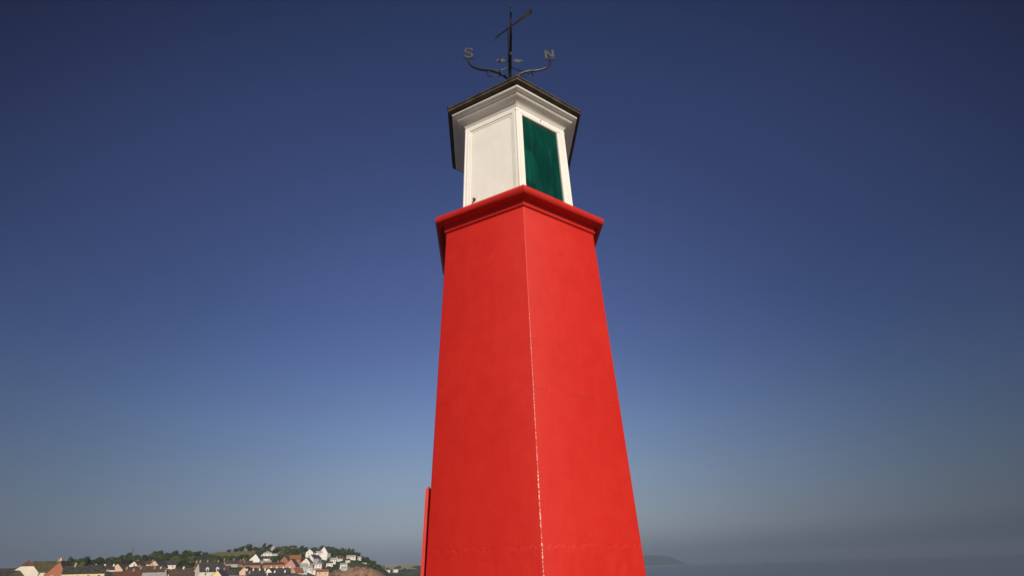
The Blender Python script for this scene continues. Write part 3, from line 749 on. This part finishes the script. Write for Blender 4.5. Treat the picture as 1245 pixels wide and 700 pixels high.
# far valley behind the hill and the tower
bm=bmesh.new(); g=[]
VS=[(380,688),(440,687.5),(470,685.5),(492,685.2),(515,683.5),(560,683),(640,686),(700,690),(730,692)]
xs=[380+4*i for i in range(88)]; dd=[900,1000,1100,1250,1400,1600,1800,2000,2200,2400,2700,3100]
def valley(xp,d):
    zt=unp(xp,interp(VS,xp),2200).z
    t=(d-900)/1300
    bank=interp([(560,-3),(640,-8),(680,-12)],xp)
    return (bank+(zt-bank)*t**1.2 if t<1 else zt-(t-1)*30)+noise.noise(Vector((xp*.03,d*.003,1)))*3
for xp in xs:
    az=azim(xp); g.append([bm.verts.new((CAM.x+sin(az)*d,CAM.y+cos(az)*d,valley(xp,d) if d>900 else -12)) for d in dd])
for i in range(len(xs)-1):
    for j in range(len(dd)-1):
        f=bm.faces.new((g[i][j],g[i+1][j],g[i+1][j+1],g[i][j+1])); c=f.calc_center_median()
        q=noise.noise(Vector((c.x*.0035,c.y*.0028,3)))
        f.material_index = 0 if q<-.12 or (c.y<1250 and q<.25) else 1
        f.smooth=True
tag(mesh_obj('far_hill',bm,[M_SCRUB,M_STUB],sharp=None),kind='structure')
# headland across the bay
bm=bmesh.new(); g=[]
HY=[(640,682),(700,677),(760,675.5),(785,675),(797,674.2),(808,674.9),(816,676),(822,678.3),(827,681.3),(831,683.6),(836,684.9),(841,686.5)]
xs=[640+1.5*i for i in range(135)]; dd=[5100,5200,5300,5420,5600,5900,6300,6800]
for xp in xs:
    az=azim(xp); zt=unp(xp,interp(HY,xp),5600).z
    row=[]
    for d,k in zip(dd,(-.3,.12,.45,.8,1,.96,.7,-.3)):
        x=CAM.x+sin(az)*d; y=CAM.y+cos(az)*d
        z=SEA+(zt-SEA)*k if k>0 else SEA-8
        if k>0 and zt>10: z+=noise.noise(Vector((x*.004,y*.004,2)))*9*(k if k<1 else .3)
        row.append(bm.verts.new((x,y,z)))
    g.append(row)
for i in range(len(xs)-1):
    for j in range(len(dd)-1): bm.faces.new((g[i][j],g[i+1][j],g[i+1][j+1],g[i][j+1])).smooth=True
M_HEAD=mottled('headland_moor',(.012,.022,.024),(.03,.045,.04),.004,.95,.02,3)
tag(mesh_obj('headland',bm,M_HEAD,sharp=None),kind='structure')

# ------------------------------------------------------------------ trees
def leafmat(name,a,b_):
    m,nt,b=newmat(name)
    oi=N(nt,'ShaderNodeObjectInfo'); tc=N(nt,'ShaderNodeTexCoord')
    n=noise_n(nt,tc.outputs['Object'],.9,4,.7)
    s=mathn(nt,'ADD',mathn(nt,'MULTIPLY',n.outputs[0],.7),mathn(nt,'MULTIPLY',oi.outputs['Random'],.3))
    c=ramp(nt,s,[(.3,a),(.7,b_)]); nt.links.new(c,b.inputs['Base Color'])
    b.inputs['Roughness'].default_value=.8; b.inputs['Specular IOR Level'].default_value=.15
    return m
M_LEAF=[leafmat('foliage_dark',(.020,.034,.010),(.058,.078,.020)),leafmat('foliage_mid',(.045,.062,.016),(.12,.125,.034))]
M_BARK=mottled('bark',(.05,.035,.02),(.1,.07,.045),3,.9)
def tree_proto(seed,mat,n=1150,tall=1.0):
    """unit tree 1 m wide; scaled when placed"""
    rnd=random.Random(seed); root=empty('tree')
    bm=bmesh.new(); add_tube(bm,[(0,0,-.3),(.01,0,.25),(0,.02,.6)],[.05,.035,.015],6)
    for k in range(4):
        a=k*1.6+rnd.random(); add_tube(bm,[(0,0,.2+.06*k),(.15*cos(a),.15*sin(a),.42+.05*k),(.28*cos(a),.28*sin(a),.55+.06*k)],[.022,.013,.006],5)
    mesh_obj('trunk',bm,M_BARK,root)
    bm=bmesh.new(); lobes=[]
    for k in range(9):
        a=rnd.random()*6.28; r=.30*sqrt(rnd.random()); lobes.append((Vector((r*cos(a),r*sin(a),(.28+.45*rnd.random())*tall)),.17+.11*rnd.random()))
    lobes += [(Vector((0,0,.46*tall)),.34)]*3
    for k in range(n):
        c,r=rnd.choice(lobes); v=Vector((rnd.gauss(0,1),rnd.gauss(0,1),rnd.gauss(0,1))).normalized()*r*(.55+.5*rnd.random())
        p=c+v; s=.042+.038*rnd.random()
        t=v.normalized(); u=t.orthogonal().normalized(); u.rotate(Matrix.Rotation(rnd.random()*6.28,3,t)); w=t.cross(u)
        t2=t*(rnd.random()-.5)*s
        bm.faces.new([bm.verts.new(p+u*s+t2),bm.verts.new(p+w*s*.7),bm.verts.new(p-u*s-t2),bm.verts.new(p-w*s*.7)])
    mesh_obj('crown',bm,mat,root,sharp=None,recalc=False)
    return root
PRO=[tree_proto(1,M_LEAF[0]),tree_proto(2,M_LEAF[0]),tree_proto(3,M_LEAF[1]),tree_proto(4,M_LEAF[0],tall=1.15),tree_proto(5,M_LEAF[1],tall=.8)]
used=set()
def place_tree(k,loc,w,h,label,group):
    src=PRO[k]
    if k in used:
        o=src.copy(); COL.objects.link(o)
        for c in src.children:
            q=c.copy(); COL.objects.link(q); q.parent=o
    else: o=src; used.add(k)
    o.location=loc; o.rotation_euler=(0,0,random.random()*6.28); o.scale=(w,w,h)
    tag(o,label,'tree',group); return o
def mpp(x,d): return d*cos(azim(x))**2/668.0
SKT=[(90,674.6,15,430,0,'broad dark tree behind the long yellow house, left of the big pair'),(108,673.4,17,440,1,'broad dark tree behind the long yellow house, right of the big pair'),
(124,675.6,13,520,0,None),(134,676.4,10,600,1,None),(142,676.6,10,610,0,None),(150,675.8,9,610,3,None),(157,672.6,9,600,3,'pointed dark tree beside the leaning mast'),(167,674.2,9,610,0,None),(176,673,10,615,1,None),
(184,672.4,9,620,2,None),(194,667.6,14,620,0,'large round dark tree rising above the left skyline'),(206,671.6,10,630,1,None),(215,671.4,10,640,0,None),(224,671,10,650,2,None),(233,670.6,9,660,1,None),(241,668.6,13,660,0,'wide dark tree at the left end of the green field'),
(250,670,8,680,1,None),(279,667,7,700,0,'lone small dark bush on the skyline of the green field'),(288,665.2,10,695,1,None),(295,662.6,9,690,0,None),(303,661.2,11,690,3,'darkest tall tree left of the small white bungalow'),(311,663.4,10,690,2,None),
(321.5,660,6,700,3,'lone round tree tallest on the skyline left of the white bungalow'),(317,664.6,8,690,4,None),(340,664.2,9,690,1,None),(347,664.6,8,690,2,None),(356.5,661.6,14,680,0,'biggest dense dark tree on the hilltop skyline'),(365,665,8,690,1,None),
(372,664.2,8,680,0,None),(383,664.4,9,680,1,None),(388,665.4,8,680,2,None),(400.5,664.6,5,690,1,None),(406,665.6,6,690,4,None),
(457,684.6,5,600,0,None),(461,685.6,4,600,3,None)]
SKT+=[(86,679,10,400,1,None),(97,677,12,470,0,None),(102,680,11,400,2,None),(116,678,12,470,1,None),(118,681,10,400,0,None),(129,679,11,520,2,None),(138,678,9,590,0,None),(146,678,9,590,2,None),(162,676.5,9,590,1,None),(171,676,9,590,2,None),(203,674,11,600,2,None),(210,675,9,600,0,None),(219,673.5,9,620,1,None),(228,673.5,9,630,0,None)]
for x,yt,wpx,d,k,lab in SKT:
    p=unp(x,yt,d); gz=terr(p.x,p.y); w=wpx*mpp(x,d)*1.05
    h=max((p.z-gz)/ (1.0 if k!=3 else 1.1),2.5)
    place_tree(k,(p.x,p.y,p.z-h*(.98 if k!=4 else .8)),w,h,lab or 'dark green broadleaf tree standing in the belt along the hill skyline','trees along the hill skyline')
def blocked(x,y):
    for c,L,W,H in HOUSES:
        if hypot(c.x-x,c.y-y)<max(L,W)*.6+1.5: return True
        # keep the sight line to the houses open
        dc=Vector((c.x-CAM.x,c.y-CAM.y)); dt=Vector((x-CAM.x,y-CAM.y))
        if dt.length<dc.length and dt.length>dc.length-75:
            if abs(dc.normalized().cross(dt))<max(L,W)*.42+2: return True
    return False
ZN=[ # image-space patches of the hillside that are wooded: x0,x1,y0,y1,count, label, group
 (126,232,675,688,120,'low green tree among the woods on the left hillside above the tan gables','trees on the left hillside'),
 (255,304,681,687,22,'low green tree on the slope below the green field','trees below the green field'),
 (312,395,665,690,85,'green garden tree among the houses on the middle hillside','garden trees in the middle of the hillside'),
 (395,458,668,692,100,'scrubby green tree on the right hillside above the red cliff','scrub trees above the red cliff')]
for x0,x1,y0,y1,cnt,lab,grp in ZN:
    made=0; tries=0
    while made<cnt and tries<cnt*12:
        tries+=1
        x=random.uniform(x0,x1); y=random.uniform(y0,y1)
        if y<interp(SKY,x)+.6: continue
        if 240<x<311 and y<interp([(225,671),(240,672.5),(262,674),(275,677),(290,679.5),(300,679),(308,673),(312,670)],x)+.5: continue
        d=find_d(x,y)
        if d<300: continue
        az=azim(x); X=CAM.x+sin(az)*d; Y=CAM.y+cos(az)*d
        if blocked(X,Y): continue
        w=random.uniform(3.6,7.5)*(.75 if x>395 else 1); h=w*random.uniform(.7,1.0)
        place_tree(random.randrange(5),(X,Y,terr(X,Y)-.3),w,h,lab,grp); made+=1
for x,y,w,d in ((461,686,6,1000),(464,686.2,5,1050),(466.5,686.4,5,1050),(484,686.6,9,1500),(507,685.4,14,1500),(512,687,12,1350),(477,691,8,1100),(488,693,8,1100),(497,690.5,9,1150),(505,692.5,9,1100),(471,688.5,4,1100),(492,689.5,6,1250)):
    p=unp(x,y,d); gz=valley(x,d); ww=w*mpp(x,d)*1.2; hh=max(p.z-gz,ww*.75)
    place_tree(random.choice((0,1,2)),(p.x,p.y,p.z-hh*.95),ww,hh,'dark hedgerow tree in the far valley left of the lighthouse','trees in the far valley')
for i,(x,y,d,wl,lab) in enumerate(((464,690.2,980,'cream','cream farmhouse at the foot of the hill, leftmost in the far valley'),(471.5,688.6,1050,'white','bigger white farmhouse in the far valley'),(481,689.6,1050,'white','white farmhouse in the far valley nearest the lighthouse'))):
    H=house(x,y,d,25,8,6,2.8,2.2,wl,'slate',lab,anchor='c',ch=(),wins=3)
    H.location.z=max(min(H.location.z,valley(x,d)+2.5),valley(x,d)-.5)
# leaning mast
p=unp(160,675.5,520); q=unp(162.6,664.2,520)
mt=empty('mast',(p.x,p.y,p.z-3)); tag(mt,'thin dark leaning mast above the trees on the left hillside','mast')
v=q-p; bm=bmesh.new(); add_tube(bm,[-v.normalized()*3+Vector((0,0,3)),Vector((0,0,3)),v+Vector((0,0,3))],[.30,.28,.10],8); mesh_obj('pole',bm,M_IRON,mt)
bm=bmesh.new(); add_tube(bm,[v*.55+Vector((-.9,0,3)),v*.55+Vector((.9,0,3))],.09,6); mesh_obj('crossbar',bm,M_IRON,mt)

# ------------------------------------------------------------------ haze
m=bpy.data.materials.new('sea_haze'); m.use_nodes=True; nt=m.node_tree; nt.nodes.remove(nt.nodes['Principled BSDF'])
pv=N(nt,'ShaderNodeVolumePrincipled'); pv.inputs['Color'].default_value=(.20,.24,.315,1); pv.inputs['Density'].default_value=.00021; pv.inputs['Anisotropy'].default_value=-.33
nt.links.new(pv.outputs[0],nt.nodes['Material Output'].inputs['Volume'])
bm=bmesh.new(); add_box(bm,-9300,9300,-9300,9300,-16,118); hz=mesh_obj('haze',bm,m,sharp=None); tag(hz,kind='stuff')

# ------------------------------------------------------------------ sky, sun, camera
SUN_AZ=radians(-72); SUN_EL=radians(24)
w=bpy.data.worlds.new('World'); scn.world=w; w.use_nodes=True; nt=w.node_tree; bg=nt.nodes['Background']
sk=N(nt,'ShaderNodeTexSky',sky_type='NISHITA'); sk.sun_disc=False; sk.sun_elevation=SUN_EL
sk.sun_rotation=pi/2-SUN_AZ     # rotation runs clockwise from +Y
sk.altitude=0; sk.air_density=1.0; sk.dust_density=.6; sk.ozone_density=2.0
# the dark polarised sky, lens vignetting put into its colour: graded by height and angle
tc=N(nt,'ShaderNodeTexCoord'); nm=N(nt,'ShaderNodeVectorMath',operation='NORMALIZE'); nt.links.new(tc.outputs['Generated'],nm.inputs[0])
sx=N(nt,'ShaderNodeSeparateXYZ'); nt.links.new(nm.outputs[0],sx.inputs[0])
#GRADE-BEGIN
GR_E=[(0, (0.0772, 0.2094, 0.5142)), (0.01, (0.1702, 0.2916, 0.5755)), (0.03, (0.3495, 0.3941, 0.623)), (0.06, (0.5554, 0.5291, 0.66)), (0.1, (0.662, 0.607, 0.6804)), (0.16, (0.7742, 0.7138, 0.7755)), (0.24, (0.8391, 0.7965, 0.9267)), (0.34, (0.8686, 0.8197, 1.0519)), (0.45, (0.9519, 0.8775, 1.1803)), (0.58, (1.2157, 1.0479, 1.3976)), (0.72, (1.4649, 1.2603, 1.6593)), (0.88, (1.6312, 1.4886, 1.9063)), (1.0, (1.8163, 1.7582, 2.19))]
GR_A=[(0.0, (0.5, 0.5, 0.5)), (0.3, (0.45, 0.45, 0.45)), (0.4956, (0.16, 0.17, 0.2)), (0.6956, (0.1849, 0.1843, 0.2267)), (0.7323, (0.2504, 0.2658, 0.3183)), (0.769, (0.3263, 0.3499, 0.4092)), (0.8057, (0.3981, 0.4237, 0.486)), (0.8424, (0.4419, 0.4773, 0.5435)), (0.8792, (0.5098, 0.5547, 0.6161)), (0.9159, (0.6311, 0.6681, 0.7257)), (0.9526, (0.7805, 0.7933, 0.8353)), (0.9893, (1.0, 1.0, 1.0))]
#GRADE-END
grade=ramp(nt,sx.outputs[2],GR_E)
vignette=N(nt,'ShaderNodeVectorMath',operation='DOT_PRODUCT'); nt.links.new(nm.outputs[0],vignette.inputs[0])
vignette.inputs[1].default_value=(cos(radians(92))*cos(radians(4)),sin(radians(92))*cos(radians(4)),sin(radians(4)))   # bright centre of the vignetting put into the sky colour
grade2=ramp(nt,mathn(nt,'MULTIPLY_ADD',vignette.outputs['Value'],.5,.5),GR_A)
def mulc(a,b):
    m=N(nt,'ShaderNodeMix',data_type='RGBA',blend_type='MULTIPLY'); m.inputs[0].default_value=1
    nt.links.new(a,m.inputs[6]); nt.links.new(b,m.inputs[7]); return m.outputs[2]
nt.links.new(mulc(mulc(sk.outputs[0],grade),grade2),bg.inputs['Color'])
bg.inputs['Strength'].default_value=.08
L=bpy.data.lights.new('sun','SUN'); L.energy=4.4; L.angle=radians(.55); L.color=(1,.91,.785)
so=bpy.data.objects.new('sun',L); COL.objects.link(so)
sd=Vector((cos(SUN_AZ)*cos(SUN_EL),sin(SUN_AZ)*cos(SUN_EL),sin(SUN_EL)))
so.rotation_euler=sd.to_track_quat('Z','Y').to_euler(); so.location=sd*50
cd=bpy.data.cameras.new('camera'); cd.sensor_fit='HORIZONTAL'; cd.sensor_width=36; cd.lens=FPX/PW*36; cd.clip_start=.05; cd.clip_end=30000
co=bpy.data.objects.new('camera',cd); COL.objects.link(co)
M3=Matrix((RT,UP,-FW)).transposed(); co.matrix_world=Matrix.Translation(CAM)@M3.to_4x4(); scn.camera=co
scn.view_settings.view_transform='Standard'; scn.view_settings.look='None'; scn.view_settings.gamma=1; scn.view_settings.exposure=0
scn.cycles.use_denoising=True; scn.cycles.max_bounces=6; scn.cycles.volume_bounces=1; scn.cycles.transparent_max_bounces=8
